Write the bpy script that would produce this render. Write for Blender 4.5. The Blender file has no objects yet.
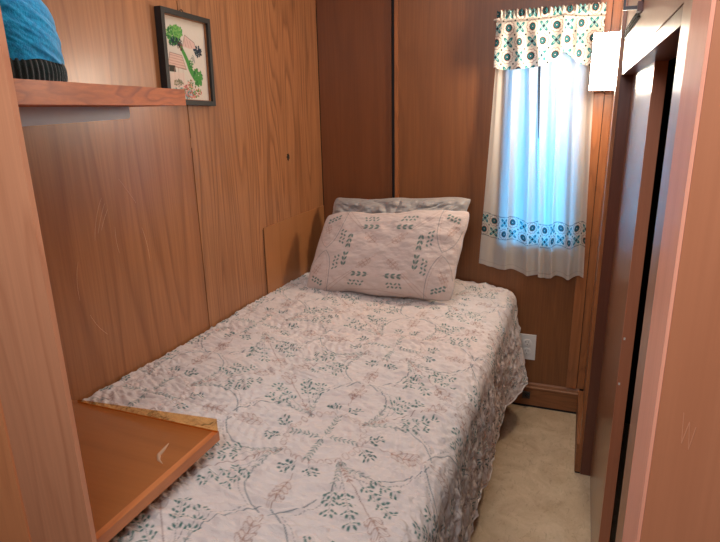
import bpy, bmesh, math, random
import numpy as np
from mathutils import Vector, Matrix, Quaternion

# ------------------------------------------------------------------ camera
F_PX, YAW, PITCH, ROLL, CAM_H = 561.5, 0.3743, 0.2797, 0.0210, 1.30
SC = bpy.context.scene
COL = SC.collection

def cam_setup():
    cy, sy = math.cos(YAW), math.sin(YAW)
    fw = Vector((-sy*math.cos(PITCH), cy*math.cos(PITCH), -math.sin(PITCH)))
    rt = Vector((cy, sy, 0)); dn = fw.cross(rt)
    c, s = math.cos(ROLL), math.sin(ROLL)
    r = c*rt + s*dn; d = -s*rt + c*dn
    cam = bpy.data.cameras.new('camera'); o = bpy.data.objects.new('camera', cam); COL.objects.link(o)
    m = Matrix((( r.x, -d.x, -fw.x, 0), (r.y, -d.y, -fw.y, 0), (r.z, -d.z, -fw.z, CAM_H), (0, 0, 0, 1)))
    o.matrix_world = m
    cam.sensor_fit = 'HORIZONTAL'; cam.sensor_width = 36; cam.lens = F_PX/720*36
    cam.clip_start = 0.02
    SC.camera = o
cam_setup()

# ------------------------------------------------------------------ world, lights, exposure
def S(r, g, b):                       # sRGB 0-255 -> linear
    f = lambda c: (c/255/12.92) if c/255 <= .04045 else ((c/255+.055)/1.055)**2.4
    return (f(r), f(g), f(b))

w = bpy.data.worlds.new('daylight'); SC.world = w; w.use_nodes = True
wb = w.node_tree.nodes['Background']
wb.inputs[0].default_value = (0.025, 0.46, 1.0, 1); wb.inputs[1].default_value = 10.5

def area(name, loc, target, size, power, color, sizey=None):
    l = bpy.data.lights.new(name, 'AREA'); l.energy = power; l.color = color; l.size = size
    if sizey: l.shape = 'RECTANGLE'; l.size_y = sizey
    o = bpy.data.objects.new(name, l); COL.objects.link(o); o.location = loc
    o.rotation_euler = (Vector(target)-Vector(loc)).to_track_quat('-Z', 'Y').to_euler()
    return o
# ceiling lamp of the room the photographer stands in, added fill light above the bed
area('hall_lamp', (-.20, -.10, 1.80), (-.50, 1.2, .70), .60, 9.6, (.86, .93, 1))
area('fill_light_bedroom', (-.50, 1.3, 1.99), (-.50, 1.3, 0), .8, 3.7, (.93, .95, 1))

vs = SC.view_settings
vs.view_transform = 'Standard'; vs.look = 'None'; vs.gamma = 1; vs.use_curve_mapping = False
vs.exposure = 0.35

# ------------------------------------------------------------------ materials
class NT:
    def __init__(s, name):
        s.m = bpy.data.materials.new(name); s.m.use_nodes = True
        s.t = s.m.node_tree; s.n = s.t.nodes; s.b = s.n['Principled BSDF']; s.out = s.n['Material Output']
    def node(s, typ, **kw):
        n = s.n.new(typ)
        for k, v in kw.items():
            if k.startswith('i_'): n.inputs[int(k[2:])].default_value = v
            else: setattr(n, k, v)
        return n
    def link(s, a, b): s.t.links.new(a, b)
    def math(s, op, a, b=None):
        n = s.n.new('ShaderNodeMath'); n.operation = op
        for i, v in enumerate((a, b)):
            if v is None: continue
            if isinstance(v, (int, float)): n.inputs[i].default_value = v
            else: s.link(v, n.inputs[i])
        return n.outputs[0]
    def mix(s, fac, a, b, mode='MIX'):
        n = s.n.new('ShaderNodeMix'); n.data_type = 'RGBA'; n.blend_type = mode
        for i, v in ((0, fac), (6, a), (7, b)):
            if isinstance(v, (int, float)): n.inputs[i].default_value = v
            elif isinstance(v, tuple): n.inputs[i].default_value = (*v, 1) if len(v) == 3 else v
            else: s.link(v, n.inputs[i])
        return n.outputs[2]
    def ramp(s, fac, stops):
        n = s.n.new('ShaderNodeValToRGB'); e = n.color_ramp.elements
        while len(e) < len(stops): e.new(.5)
        for el, (p, c) in zip(e, stops):
            el.position = p; el.color = (c, c, c, 1) if isinstance(c, (int, float)) else (*c, 1)
        s.link(fac, n.inputs[0]); return n.outputs[0]
    def noise(s, vec, scale, detail=2, rough=.5, dist=0):
        n = s.n.new('ShaderNodeTexNoise'); n.inputs['Scale'].default_value = scale
        n.inputs['Detail'].default_value = detail; n.inputs['Roughness'].default_value = rough
        n.inputs['Distortion'].default_value = dist
        if vec is not None: s.link(vec, n.inputs['Vector'])
        return n.outputs[0]
    def coord(s, scale=(1, 1, 1), loc=(0, 0, 0)):
        t = s.n.new('ShaderNodeTexCoord'); m = s.n.new('ShaderNodeMapping')
        m.inputs['Scale'].default_value = scale; m.inputs['Location'].default_value = loc
        s.link(t.outputs['Object'], m.inputs[0]); return m.outputs[0]
    def bump(s, h, strength=.2, dist=.002):
        n = s.n.new('ShaderNodeBump'); n.inputs['Strength'].default_value = strength
        n.inputs['Distance'].default_value = dist; s.link(h, n.inputs['Height'])
        s.link(n.outputs[0], s.b.inputs['Normal'])

def wood(name, light, dark, grain='Z', freq=3.0, rings=9, rough=.38, contrast=.7, seed=0, coat=.25, stretch=.13, streak=.25, coat_rough=.22):
    k = NT(name)
    st = {'X': (stretch, 1, 1), 'Y': (1, stretch, 1), 'Z': (1, 1, stretch)}[grain]
    v = k.coord(st, (seed*3.7, seed*1.9, seed*5.3))
    n = k.noise(v, freq, 2.2, .42, .12)
    tri = k.math('FRACT', k.math('MULTIPLY', n, rings*1.7))
    ring = k.ramp(tri, [(0, 0), (.5, .18), (.82, 1), (.93, .3), (1, 0)])
    ls = {'X': (.9, 34, 34), 'Y': (34, .9, 34), 'Z': (34, 34, .9)}[grain]
    brk = k.noise(k.coord(ls, (seed*2.3, seed, 3)), 1, 3, .6, .3)
    ring = k.math('MULTIPLY', ring, k.ramp(brk, [(.25, .35), (.6, 1)]))
    fs = {'X': (4, 160, 160), 'Y': (160, 4, 160), 'Z': (160, 160, 4)}[grain]
    fine = k.noise(k.coord(fs, (seed, 0, seed)), 1, 2, .6)
    tone = k.noise(k.coord(st, (seed*9.1, 4, 2)), 2.2, 2, .5)
    fac = k.math('MULTIPLY', ring, contrast)
    c = k.mix(fac, light, dark)
    c = k.mix(k.math('MULTIPLY', k.ramp(fine, [(.40, 1), (.62, 0)]), streak), c, tuple(x*.72 for x in dark))
    c = k.mix(k.math('MULTIPLY', k.ramp(tone, [(.3, 0), (.75, 1)]), .35), c, tuple(.5*a+.5*b for a, b in zip(light, dark)))
    k.link(c, k.b.inputs['Base Color'])
    k.b.inputs['Roughness'].default_value = rough
    k.b.inputs['Coat Weight'].default_value = coat; k.b.inputs['Coat Roughness'].default_value = coat_rough
    k.bump(fine, .12, .0008)
    return k.m

def plain(name, col, rough=.5, metal=0.0, noise_amt=.12, scale=40, coat=0.0, bump=0.0):
    k = NT(name)
    n = k.noise(k.coord(), scale, 3, .55)
    c = k.mix(k.math('MULTIPLY', n, noise_amt*2), col, tuple(x*.7 for x in col))
    k.link(c, k.b.inputs['Base Color'])
    k.b.inputs['Roughness'].default_value = rough; k.b.inputs['Metallic'].default_value = metal
    k.b.inputs['Coat Weight'].default_value = coat
    if bump: k.bump(n, bump, .002)
    return k.m

def vcol_fabric(name, rough=.85, weave=900, bump=.15, translucent=0.0, sheen=.2, wrinkle=None):
    k = NT(name)
    a = k.node('ShaderNodeAttribute', attribute_name='Col')
    n = k.noise(k.coord(), weave, 2, .5)
    c = k.mix(k.math('MULTIPLY', n, .16), a.outputs['Color'], (.55, .5, .46), 'MULTIPLY')
    k.link(c, k.b.inputs['Base Color'])
    k.b.inputs['Roughness'].default_value = rough
    k.b.inputs['Sheen Weight'].default_value = sheen
    k.b.inputs['Specular IOR Level'].default_value = .2
    h = n
    if wrinkle is not None:
        wn = k.noise(k.coord(wrinkle), 1, 3, .55, .6)
        h = k.math('ADD', k.math('MULTIPLY', wn, 1.0), k.math('MULTIPLY', n, .15))
        k.bump(h, bump, .014)
    else:
        k.bump(h, bump, .0012)
    if translucent:
        t = k.node('ShaderNodeBsdfTranslucent'); k.link(c, t.inputs[0])
        mx = k.node('ShaderNodeMixShader'); mx.inputs[0].default_value = translucent
        k.link(k.b.outputs[0], mx.inputs[1]); k.link(t.outputs[0], mx.inputs[2]); k.link(mx.outputs[0], k.out.inputs[0])
    return k.m

M = {}
QBASE = S(228, 216, 210)
M['ply_near'] = wood('plywood_brown', S(172, 112, 68), S(120, 68, 36), 'Z', 3.0, 9, .40, .6, 3, streak=.25)
M['ply_far'] = wood('plywood_golden', S(180, 122, 78), S(108, 60, 32), 'Z', 6.5, 10, .42, .75, 7, streak=.35, stretch=.085)
M['ply_patch'] = wood('plywood_patch', S(172, 114, 68), S(140, 86, 48), 'Z', 3.0, 6, .45, .4, 12, streak=.12)
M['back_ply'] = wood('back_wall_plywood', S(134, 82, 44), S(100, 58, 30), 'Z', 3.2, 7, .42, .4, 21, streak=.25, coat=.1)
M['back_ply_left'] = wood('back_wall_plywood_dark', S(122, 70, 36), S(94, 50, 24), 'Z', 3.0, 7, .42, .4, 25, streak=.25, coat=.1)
M['trim'] = wood('stained_trim', S(168, 104, 60), S(112, 62, 34), 'Z', 14, 5, .35, .5, 31)
M['trim_x'] = wood('stained_trim_cross', S(150, 94, 54), S(104, 60, 32), 'X', 12, 5, .55, .5, 33, coat=.03)
M['trim_y'] = wood('stained_trim_along', S(150, 94, 54), S(104, 60, 32), 'Y', 12, 5, .55, .5, 35, coat=.03)
M['post'] = wood('post_pine', S(216, 146, 108), S(182, 110, 76), 'Z', 7, 6, .5, .55, 41, coat=.1, streak=.15)
M['post2'] = wood('post_pine_orange', S(228, 148, 98), S(198, 116, 74), 'Z', 7, 5, .5, .4, 43, coat=.1, streak=.12)
M['jamb_face'] = wood('jamb_wood', S(196, 124, 88), S(172, 100, 66), 'Z', 5, 4, .38, .4, 47, coat=.25, streak=.12)
M['jamb_edge_lit'] = wood('jamb_edge_lit_wood', S(238, 162, 132), S(220, 140, 110), 'Z', 8, 4, .5, .4, 49, coat=.1, streak=.15)  # paler than the jamb face: light on this side put into the colour
M['right'] = wood('varnished_wall', S(160, 108, 78), S(134, 86, 60), 'Z', 5, 5, .34, .4, 53, coat=.4, coat_rough=.3, streak=.15)
M['door'] = wood('varnished_door', S(150, 98, 62), S(122, 76, 46), 'Z', 5, 5, .26, .4, 57, coat=.6, coat_rough=.38, streak=.2)
M['door_edge'] = wood('door_edge_wood', S(190, 118, 84), S(164, 94, 64), 'Z', 9, 4, .45, .4, 59, streak=.15)
M['mahogany'] = wood('dark_jamb_wood', S(104, 58, 42), S(76, 40, 28), 'Z', 8, 4, .35, .5, 61)
M['shelf_edge'] = wood('shelf_fir', S(204, 108, 54), S(128, 56, 26), 'Y', 16, 7, .55, .9, 63, coat=.05, stretch=.09)
M['ledge'] = wood('ledge_wood', S(164, 100, 52), S(130, 74, 34), 'X', 4, 4, .30, .4, 67, coat=.35, streak=.1)
M['ledge_edge'] = wood('ledge_edge_wood', S(204, 126, 74), S(170, 96, 52), 'Y', 10, 4, .4, .5, 69, coat=.2, streak=.15)
M['dark'] = plain('dark_gap', (.012, .009, .008), .8)
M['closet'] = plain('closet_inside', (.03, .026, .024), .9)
M['hall'] = plain('hall_paint', S(180, 150, 120), .7)
M['ceil'] = plain('ceiling_paint', S(214, 204, 190), .8)
M['black_frame'] = plain('black_frame_lacquer', (.008, .0075, .0075), .5)
M['dark_metal'] = plain('dark_metal', (.05, .04, .04), .4, .6)
M['bronze'] = plain('bronze', S(96, 62, 56), .45, .3)
M['cord'] = plain('dark_cord', (.012, .010, .009), .95)
M['cord'].node_tree.nodes['Principled BSDF'].inputs['Specular IOR Level'].default_value = .05
M['plate'] = plain('white_plastic', S(226, 220, 214), .35, noise_amt=.03)
M['slot'] = plain('outlet_slot', (.05, .045, .04), .6)
M['grey_rail'] = plain('grey_paint', S(196, 204, 220), .5, noise_amt=.12)
M['mattress'] = plain('mattress_ticking', S(210, 204, 196), .9, bump=.1)
M['scratch'] = plain('pale_scratch', S(226, 176, 140), .6)
M['faint'] = plain('faint_scratch', S(206, 138, 104), .5)
M['pale_mark'] = plain('pale_mark_tan', S(192, 154, 124), .6)
M['white_paint'] = plain('white_paint', S(220, 215, 205), .5)
M['rod'] = plain('white_rod', S(214, 210, 200), .4)
M['window_metal'] = plain('window_aluminium', S(60, 66, 74), .4, .5)
M['quilt'] = vcol_fabric('quilt_cotton', .9, 700, .75, 0, .15, wrinkle=(26, 70, 40))
M['hem'] = plain('hem_cotton', QBASE, .9, noise_amt=.06)
M['sham'] = vcol_fabric('sham_cotton', .9, 700, .3, 0, .15, wrinkle=(30, 60, 60))
M['curtain'] = vcol_fabric('curtain_cotton', .9, 1200, .1, .55, .1)
M['valance'] = vcol_fabric('valance_cotton', .9, 1200, .1, .22, .1)
M['stitch'] = vcol_fabric('embroidered_linen', .85, 1500, .35, 0, .1)

def mk_satin():
    k = NT('grey_blue_satin')
    n = k.noise(k.coord(), 30, 3, .5)
    k.link(k.mix(n, S(172, 164, 158), S(146, 140, 138)), k.b.inputs['Base Color'])
    k.b.inputs['Roughness'].default_value = .42; k.b.inputs['Sheen Weight'].default_value = .3
    wn = k.noise(k.coord((22, 22, 9)), 1, 3, .5, .8); k.bump(wn, .5, .01)
    return k.m
M['satin'] = mk_satin()
def mk_floor():
    k = NT('mottled_vinyl')
    v = k.coord()
    n1 = k.noise(v, 9, 4, .6, 1.2); n2 = k.noise(k.coord((30, 14, 1)), 1.6, 4, .65, 2.0); n3 = k.noise(v, 120, 2, .6)
    c = k.mix(k.ramp(n1, [(.3, 0), (.7, 1)]), S(222, 196, 162), S(194, 164, 130))
    c = k.mix(k.math('MULTIPLY', k.ramp(n2, [(.55, 0), (.72, 1)]), .45), c, S(140, 108, 78))
    c = k.mix(k.math('MULTIPLY', n3, .22), c, S(140, 112, 84))
    k.link(c, k.b.inputs['Base Color']); k.b.inputs['Roughness'].default_value = .55
    k.bump(n3, .2, .001)
    return k.m
M['floor'] = mk_floor()
def mk_hat(name, a, b, sc):
    k = NT(name)
    n = k.noise(k.coord(), sc, 3, .6); n2 = k.noise(k.coord(), sc*3, 2, .5)
    k.link(k.mix(k.ramp(n, [(.35, 0), (.65, 1)]), a, b), k.b.inputs['Base Color'])
    k.b.inputs['Roughness'].default_value = .95; k.b.inputs['Sheen Weight'].default_value = .4
    k.bump(n2, .5, .002); return k.m
M['hat'] = mk_hat('turquoise_knit', S(0, 176, 232), S(0, 138, 200), 120)
M['hat_band'] = mk_hat('dark_green_rib', S(22, 50, 48), S(10, 26, 26), 150)
def mk_amber():
    k = NT('amber_acrylic')
    k.b.inputs['Base Color'].default_value = (*S(196, 130, 70), 1); k.b.inputs['Roughness'].default_value = .15
    n = k.noise(k.coord(), 60, 2); k.link(k.mix(n, S(200, 138, 78), S(176, 112, 58)), k.b.inputs['Base Color'])
    t = k.node('ShaderNodeBsdfTransparent'); t.inputs[0].default_value = (*S(250, 226, 186), 1)
    mx = k.node('ShaderNodeMixShader'); mx.inputs[0].default_value = .90
    k.link(k.b.outputs[0], mx.inputs[1]); k.link(t.outputs[0], mx.inputs[2]); k.link(mx.outputs[0], k.out.inputs[0])
    return k.m
M['amber'] = mk_amber()
def mk_glass():
    k = NT('window_glass')
    g = k.node('ShaderNodeBsdfGlossy'); g.inputs['Roughness'].default_value = .03
    t = k.node('ShaderNodeBsdfTransparent'); fr = k.node('ShaderNodeFresnel')
    mx = k.node('ShaderNodeMixShader'); k.link(fr.outputs[0], mx.inputs[0])
    n = k.noise(k.coord(), 3); k.link(k.mix(k.math('MULTIPLY', n, .1), (.97, .98, 1), (.8, .9, 1)), t.inputs[0])
    k.link(t.outputs[0], mx.inputs[1]); k.link(g.outputs[0], mx.inputs[2]); k.link(mx.outputs[0], k.out.inputs[0])
    return k.m
M['glass'] = mk_glass()
def mk_shade():
    k = NT('lit_lamp_shade')
    n = k.noise(k.coord(), 25, 2)
    c = k.mix(n, (1, .90, .75), (1, .84, .62))
    k.link(c, k.b.inputs['Base Color']); k.link(c, k.b.inputs['Emission Color'])
    k.b.inputs['Emission Strength'].default_value = 84.0; k.b.inputs['Roughness'].default_value = .6
    return k.m
M['shade'] = mk_shade()

# ------------------------------------------------------------------ mesh helpers
def link(o, parent=None, mats=()):
    COL.objects.link(o)
    for m in mats: o.data.materials.append(m)
    if parent is not None:
        o.parent = parent
        if parent.type == 'EMPTY': pass
    return o

def origin_of(parent):
    p = Vector((0, 0, 0))
    while parent is not None:
        p += parent.location; parent = parent.parent
    return p

def obj(name, bm, mat, parent=None, smooth=False, bevel=0.0, segs=2):
    """link a bmesh written in world coordinates as ONE mesh object"""
    if bevel:
        bmesh.ops.bevel(bm, geom=[e for e in bm.edges if e.is_manifold and e.calc_face_angle(0) > .6], offset=bevel, segments=segs, profile=.5, affect='EDGES')
    bmesh.ops.recalc_face_normals(bm, faces=bm.faces)
    org = origin_of(parent)
    if org.length: bmesh.ops.translate(bm, verts=bm.verts, vec=-org)
    me = bpy.data.meshes.new(name); bm.to_mesh(me); bm.free()
    if smooth:
        for p in me.polygons: p.use_smooth = True
    return link(bpy.data.objects.new(name, me), parent, [mat])

def box(bm, x0, x1, y0, y1, z0, z1):
    v = [bm.verts.new((x, y, z)) for x in (x0, x1) for y in (y0, y1) for z in (z0, z1)]
    for f in ((0, 1, 3, 2), (4, 6, 7, 5), (0, 4, 5, 1), (2, 3, 7, 6), (0, 2, 6, 4), (1, 5, 7, 3)):
        bm.faces.new([v[i] for i in f])
    return bm
def B(*boxes):
    bm = bmesh.new()
    for b in boxes: box(bm, *b)
    return bm

def prism(poly, z0, z1):
    bm = bmesh.new()
    a = [bm.verts.new((x, y, z0)) for x, y in poly]; b = [bm.verts.new((x, y, z1)) for x, y in poly]
    bm.faces.new(a[::-1]); bm.faces.new(b)
    for i in range(len(poly)):
        j = (i+1) % len(poly); bm.faces.new((a[i], a[j], b[j], b[i]))
    return bm

def tube(pts, r, n=8, bm=None):
    bm = bm or bmesh.new(); rings = []
    pts = [Vector(p) for p in pts]
    for i, p in enumerate(pts):
        d = (pts[min(i+1, len(pts)-1)] - pts[max(i-1, 0)]).normalized()
        a = d.orthogonal().normalized() if i == 0 else (a - d*a.dot(d)).normalized()
        b = d.cross(a)
        rr = r[i] if isinstance(r, (list, tuple)) else r
        rings.append([bm.verts.new(p + rr*(math.cos(t)*a + math.sin(t)*b)) for t in [2*math.pi*k/n for k in range(n)]])
    for q, s in zip(rings, rings[1:]):
        for k in range(n): bm.faces.new((q[k], q[(k+1) % n], s[(k+1) % n], s[k]))
    bm.faces.new(rings[0][::-1]); bm.faces.new(rings[-1])
    return bm

def lathe(prof, c, n=48, axis='Z'):
    bm = bmesh.new(); rings = []
    for r, h in prof:
        ring = []
        for k in range(n):
            t = 2*math.pi*k/n; a, b = r*math.cos(t), r*math.sin(t)
            p = {'Z': (a, b, h), 'Y': (a, h, b), 'X': (h, a, b)}[axis]
            ring.append(bm.verts.new((c[0]+p[0], c[1]+p[1], c[2]+p[2])))
        rings.append(ring)
    for q, s in zip(rings, rings[1:]):
        for k in range(n): bm.faces.new((q[k], q[(k+1) % n], s[(k+1) % n], s[k]))
    bm.faces.new(rings[0][::-1]); bm.faces.new(rings[-1])
    return bm

def grid_mesh(name, P, C=None, mat=None, parent=None, P2=None, C2=None):
    """P [nu,nv,3] world coordinates, C [nu,nv,3] linear colours; P2 = optional second skin joined along the rim"""
    nu, nv = P.shape[:2]
    idx = np.arange(nu*nv).reshape(nu, nv)
    q = np.stack([idx[:-1, :-1], idx[1:, :-1], idx[1:, 1:], idx[:-1, 1:]], -1).reshape(-1, 4)
    V = P.reshape(-1, 3); Cc = None if C is None else C.reshape(-1, 3)
    if P2 is not None:
        n0 = nu*nv
        q2 = q[:, ::-1] + n0
        rim = np.concatenate([idx[:, 0], idx[-1, 1:], idx[-2::-1, -1], idx[0, -2:0:-1]])
        r2 = np.roll(rim, -1)
        q3 = np.stack([rim, rim+n0, r2+n0, r2], -1)
        q = np.concatenate([q, q2, q3]); V = np.concatenate([V, P2.reshape(-1, 3)])
        if C is not None: Cc = np.concatenate([Cc, (C if C2 is None else C2).reshape(-1, 3)])
    V = V - np.array(origin_of(parent))
    me = bpy.data.meshes.new(name)
    me.vertices.add(len(V)); me.vertices.foreach_set('co', V.astype(np.float32).ravel())
    me.loops.add(q.size); me.loops.foreach_set('vertex_index', q.astype(np.int32).ravel())
    me.polygons.add(len(q)); me.polygons.foreach_set('loop_start', np.arange(0, q.size, 4, dtype=np.int32))
    me.update(calc_edges=True)
    me.polygons.foreach_set('use_smooth', np.ones(len(q), bool))
    if Cc is not None:
        a = me.color_attributes.new('Col', 'FLOAT_COLOR', 'POINT')
        a.data.foreach_set('color', np.concatenate([Cc, np.ones((len(Cc), 1))], 1).astype(np.float32).ravel())
    return link(bpy.data.objects.new(name, me), parent, [mat])

def thing(name, loc, label, cat, group=None):
    o = bpy.data.objects.new(name, None); COL.objects.link(o); o.location = loc; o.empty_display_size = .05
    return tag(o, label, cat, group)
def tag(o, label, cat, group=None):
    o['label'] = label; o['category'] = cat
    if group: o['group'] = group
    return o
def struct(o, label=None):
    o['kind'] = 'structure'
    if label: o['label'] = label
    return o
def lab(o, label): o['label'] = label; return o

# numpy value noise
_rng = np.random.RandomState(5)
_L = _rng.rand(256, 256)
def vnoise(x, y):
    xi, yi = np.floor(x).astype(int), np.floor(y).astype(int); fx, fy = x-xi, y-yi
    fx, fy = fx*fx*(3-2*fx), fy*fy*(3-2*fy)
    g = lambda a, b: _L[a % 256, b % 256]
    return (g(xi, yi)*(1-fx)*(1-fy)+g(xi+1, yi)*fx*(1-fy)+g(xi, yi+1)*(1-fx)*fy+g(xi+1, yi+1)*fx*fy)*2-1
def fbm(x, y, o=3):
    return sum(vnoise(x*2**i+17*i, y*2**i+31*i)/2**i for i in range(o))
sstep = lambda a, b, x: (lambda t: t*t*(3-2*t))(np.clip((x-a)/(b-a), 0, 1))

# ------------------------------------------------------------------ raster canvas for woven / embroidered patterns
class Canvas:
    def __init__(s, w, h, res, base, wrap=False):
        s.res, s.wrap, s.w, s.h = res, wrap, w, h
        s.nx, s.ny = int(round(w/res)), int(round(h/res))
        s.a = np.empty((s.nx, s.ny, 3)); s.a[:] = base
    def _win(s, x0, x1, y0, y1):
        i0, i1 = int(x0/s.res)-2, int(x1/s.res)+3; j0, j1 = int(y0/s.res)-2, int(y1/s.res)+3
        if not s.wrap: i0, j0, i1, j1 = max(i0, 0), max(j0, 0), min(i1, s.nx), min(j1, s.ny)
        if i1 <= i0 or j1 <= j0: return None
        I = np.arange(i0, i1); J = np.arange(j0, j1)
        X, Y = np.meshgrid((I+.5)*s.res, (J+.5)*s.res, indexing='ij')
        return X, Y, np.ix_(I % s.nx, J % s.ny)
    def _blend(s, ix, al, col):
        al = np.clip(al, 0, 1)[..., None]; s.a[ix] = s.a[ix]*(1-al)+np.array(col)*al
    def ell(s, cx, cy, a, b, ang, col, al=1.0, ring=None):
        r = max(a, b); wn = s._win(cx-r, cx+r, cy-r, cy+r)
        if wn is None: return
        X, Y, ix = wn; c, sn = math.cos(ang), math.sin(ang)
        u = (X-cx)*c+(Y-cy)*sn; v = -(X-cx)*sn+(Y-cy)*c
        d = (np.sqrt((u/a)**2+(v/b)**2)-1)*min(a, b)
        if ring: d = np.abs(d)-ring/2
        s._blend(ix, (.5-d/s.res)*al, col)
    def seg(s, p, q, wd, col, al=1.0):
        (x0, y0), (x1, y1) = p, q
        wn = s._win(min(x0, x1)-wd, max(x0, x1)+wd, min(y0, y1)-wd, max(y0, y1)+wd)
        if wn is None: return
        X, Y, ix = wn; dx, dy = x1-x0, y1-y0; L = dx*dx+dy*dy+1e-12
        t = np.clip(((X-x0)*dx+(Y-y0)*dy)/L, 0, 1)
        d = np.hypot(X-x0-t*dx, Y-y0-t*dy)-wd/2
        s._blend(ix, (.5-d/s.res)*al, col)
    def line(s, pts, wd, col, al=1.0):
        for p, q in zip(pts, pts[1:]): s.seg(p, q, wd, col, al)
    def poly(s, pts, col, al=1.0):
        xs = [p[0] for p in pts]; ys = [p[1] for p in pts]
        wn = s._win(min(xs), max(xs), min(ys), max(ys))
        if wn is None: return
        X, Y, ix = wn; ins = np.zeros(X.shape, bool)
        for (x0, y0), (x1, y1) in zip(pts, pts[1:]+pts[:1]):
            if y0 == y1: continue
            ins ^= ((y0 > Y) != (y1 > Y)) & (X < (x1-x0)*(Y-y0)/(y1-y0)+x0)
        s._blend(ix, ins*al, col)
    def sample(s, x, y):
        fx, fy = x/s.res-.5, y/s.res-.5
        i, j = np.floor(fx).astype(int), np.floor(fy).astype(int); a, b = (fx-i)[..., None], (fy-j)[..., None]
        if s.wrap: g = lambda p, q: s.a[p % s.nx, q % s.ny]
        else: g = lambda p, q: s.a[np.clip(p, 0, s.nx-1), np.clip(q, 0, s.ny-1)]
        return g(i, j)*(1-a)*(1-b)+g(i+1, j)*a*(1-b)+g(i, j+1)*(1-a)*b+g(i+1, j+1)*a*b

def bez(p0, p1, p2, n=24):
    return [((1-t)**2*p0[0]+2*t*(1-t)*p1[0]+t*t*p2[0], (1-t)**2*p0[1]+2*t*(1-t)*p1[1]+t*t*p2[1]) for t in np.linspace(0, 1, n)]

# ================================================================== THE SETTING
XL, XR, YB, ZC = -1.115, .090, 2.386, 2.02
struct(obj('floor', B((-1.6, 1.3, -2.0, 2.6, -.05, 0)), M['floor']))
struct(obj('ceiling', B((-1.6, 1.3, -2.0, 2.6, ZC, ZC+.05)), M['ceil']))

# left wall: dark backing, two plywood sheets, a low access panel
wl = struct(obj('wall_left', B((XL-.06, XL-.006, .40, 2.50, 0, ZC)), M['dark']))
lab(obj('panel', B((XL-.0055, XL, .40, 1.4485, 0, ZC)), M['ply_near'], wl), 'smooth brown plywood sheet with curved pale scratches')
lab(obj('panel', B((XL-.0055, XL+.0005, 1.4525, 2.3835, 0, ZC)), M['ply_far'], wl), 'golden plywood sheet with strong grain figure')
lab(obj('access_panel', B((XL+.001, XL+.0045, 1.832, 2.380, .30, .872)), M['ply_patch'], wl, bevel=.001, segs=1), 'low plywood patch panel beside the pillows')
obj('seam_trim', B((XL-.0018, XL-.0012, 1.8283, 1.8312, .30, .866)), M['dark'], wl).location.x = .0025
lab(obj('filler', B((XL-.004, XL+.001, 1.4484, 1.4526, 1.198, 1.226)), M['ply_far'], wl), 'small wood plug bridging the seam')
kb = bmesh.new()
kv = [kb.verts.new((XL+.0012, 2.063+r*math.cos(t), 1.121+r*1.3*math.sin(t))) for t, r in [(2*math.pi*k/14, .0105*(1+.25*math.sin(3*k))) for k in range(14)]]
kf = kb.faces.new(kv)
ex = bmesh.ops.extrude_face_region(kb, geom=[kf]); bmesh.ops.translate(kb, verts=[v for v in ex['geom'] if isinstance(v, bmesh.types.BMVert)], vec=(-.002, 0, 0))
lab(obj('knot_hole', kb, M['dark'], wl), 'small black knot hole')
random.seed(3)
for (ya, za), (ym, zm), (yb, zb) in (((1.075, 1.10), (1.045, 1.06), (1.035, 1.00)), ((1.082, 1.085), (1.06, 1.05), (1.048, 1.015)), ((1.09, 1.07), (1.07, 1.045), (1.06, 1.02)),
        ((.975, .96), (.958, .92), (.962, .865)), ((1.105, 1.02), (1.10, .98), (1.108, .95)), ((1.14, 1.14), (1.17, 1.10), (1.19, 1.07)), ((.985, .82), (1.0, .78), (1.03, .75)), ((1.20, 1.0), (1.215, .95), (1.215, .90))):
    pts = [(XL+.0002, (1-t)**2*ya+2*t*(1-t)*ym+t*t*yb, (1-t)**2*za+2*t*(1-t)*zm+t*t*zb) for t in np.linspace(0, 1, 9)]
    obj('scratch', tube(pts, [.0003, .0005, .0006, .0006, .0006, .0006, .0006, .0005, .0003], 5), M['scratch'], wl)

# back wall with the window opening
WX0, WX1, WZ0, WZ1 = -.305, -.004, .735, 1.50
bx = [(XL-.06, WX0, YB+.008, YB+.07, 0, ZC), (WX1, XR+.12, YB+.008, YB+.07, 0, ZC), (WX0, WX1, YB+.008, YB+.07, 0, WZ0), (WX0, WX1, YB+.008, YB+.07, WZ1, ZC)]
wb_ = struct(obj('wall_back', B(*bx), M['dark']))
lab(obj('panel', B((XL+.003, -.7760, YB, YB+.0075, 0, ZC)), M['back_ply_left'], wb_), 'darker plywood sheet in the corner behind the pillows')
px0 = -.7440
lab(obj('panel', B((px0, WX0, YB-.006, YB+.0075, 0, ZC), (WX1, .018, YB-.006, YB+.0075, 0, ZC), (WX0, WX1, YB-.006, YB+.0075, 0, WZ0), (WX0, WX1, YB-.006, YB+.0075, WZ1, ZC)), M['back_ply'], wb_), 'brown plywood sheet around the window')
lab(obj('batten', B((-.7590, -.7445, YB-.012, YB+.0075, 0, ZC)), M['trim'], wb_, bevel=.002), 'thin upright batten between the two sheets')
struct(obj('trim_1', B((.0185, .0600, YB-.014, YB+.007, .122, ZC)), M['trim'], bevel=.003))
struct(obj('trim_2', B((.0625, .0895, YB-.008, YB+.007, .122, ZC)), M['trim'], bevel=.002))
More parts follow.
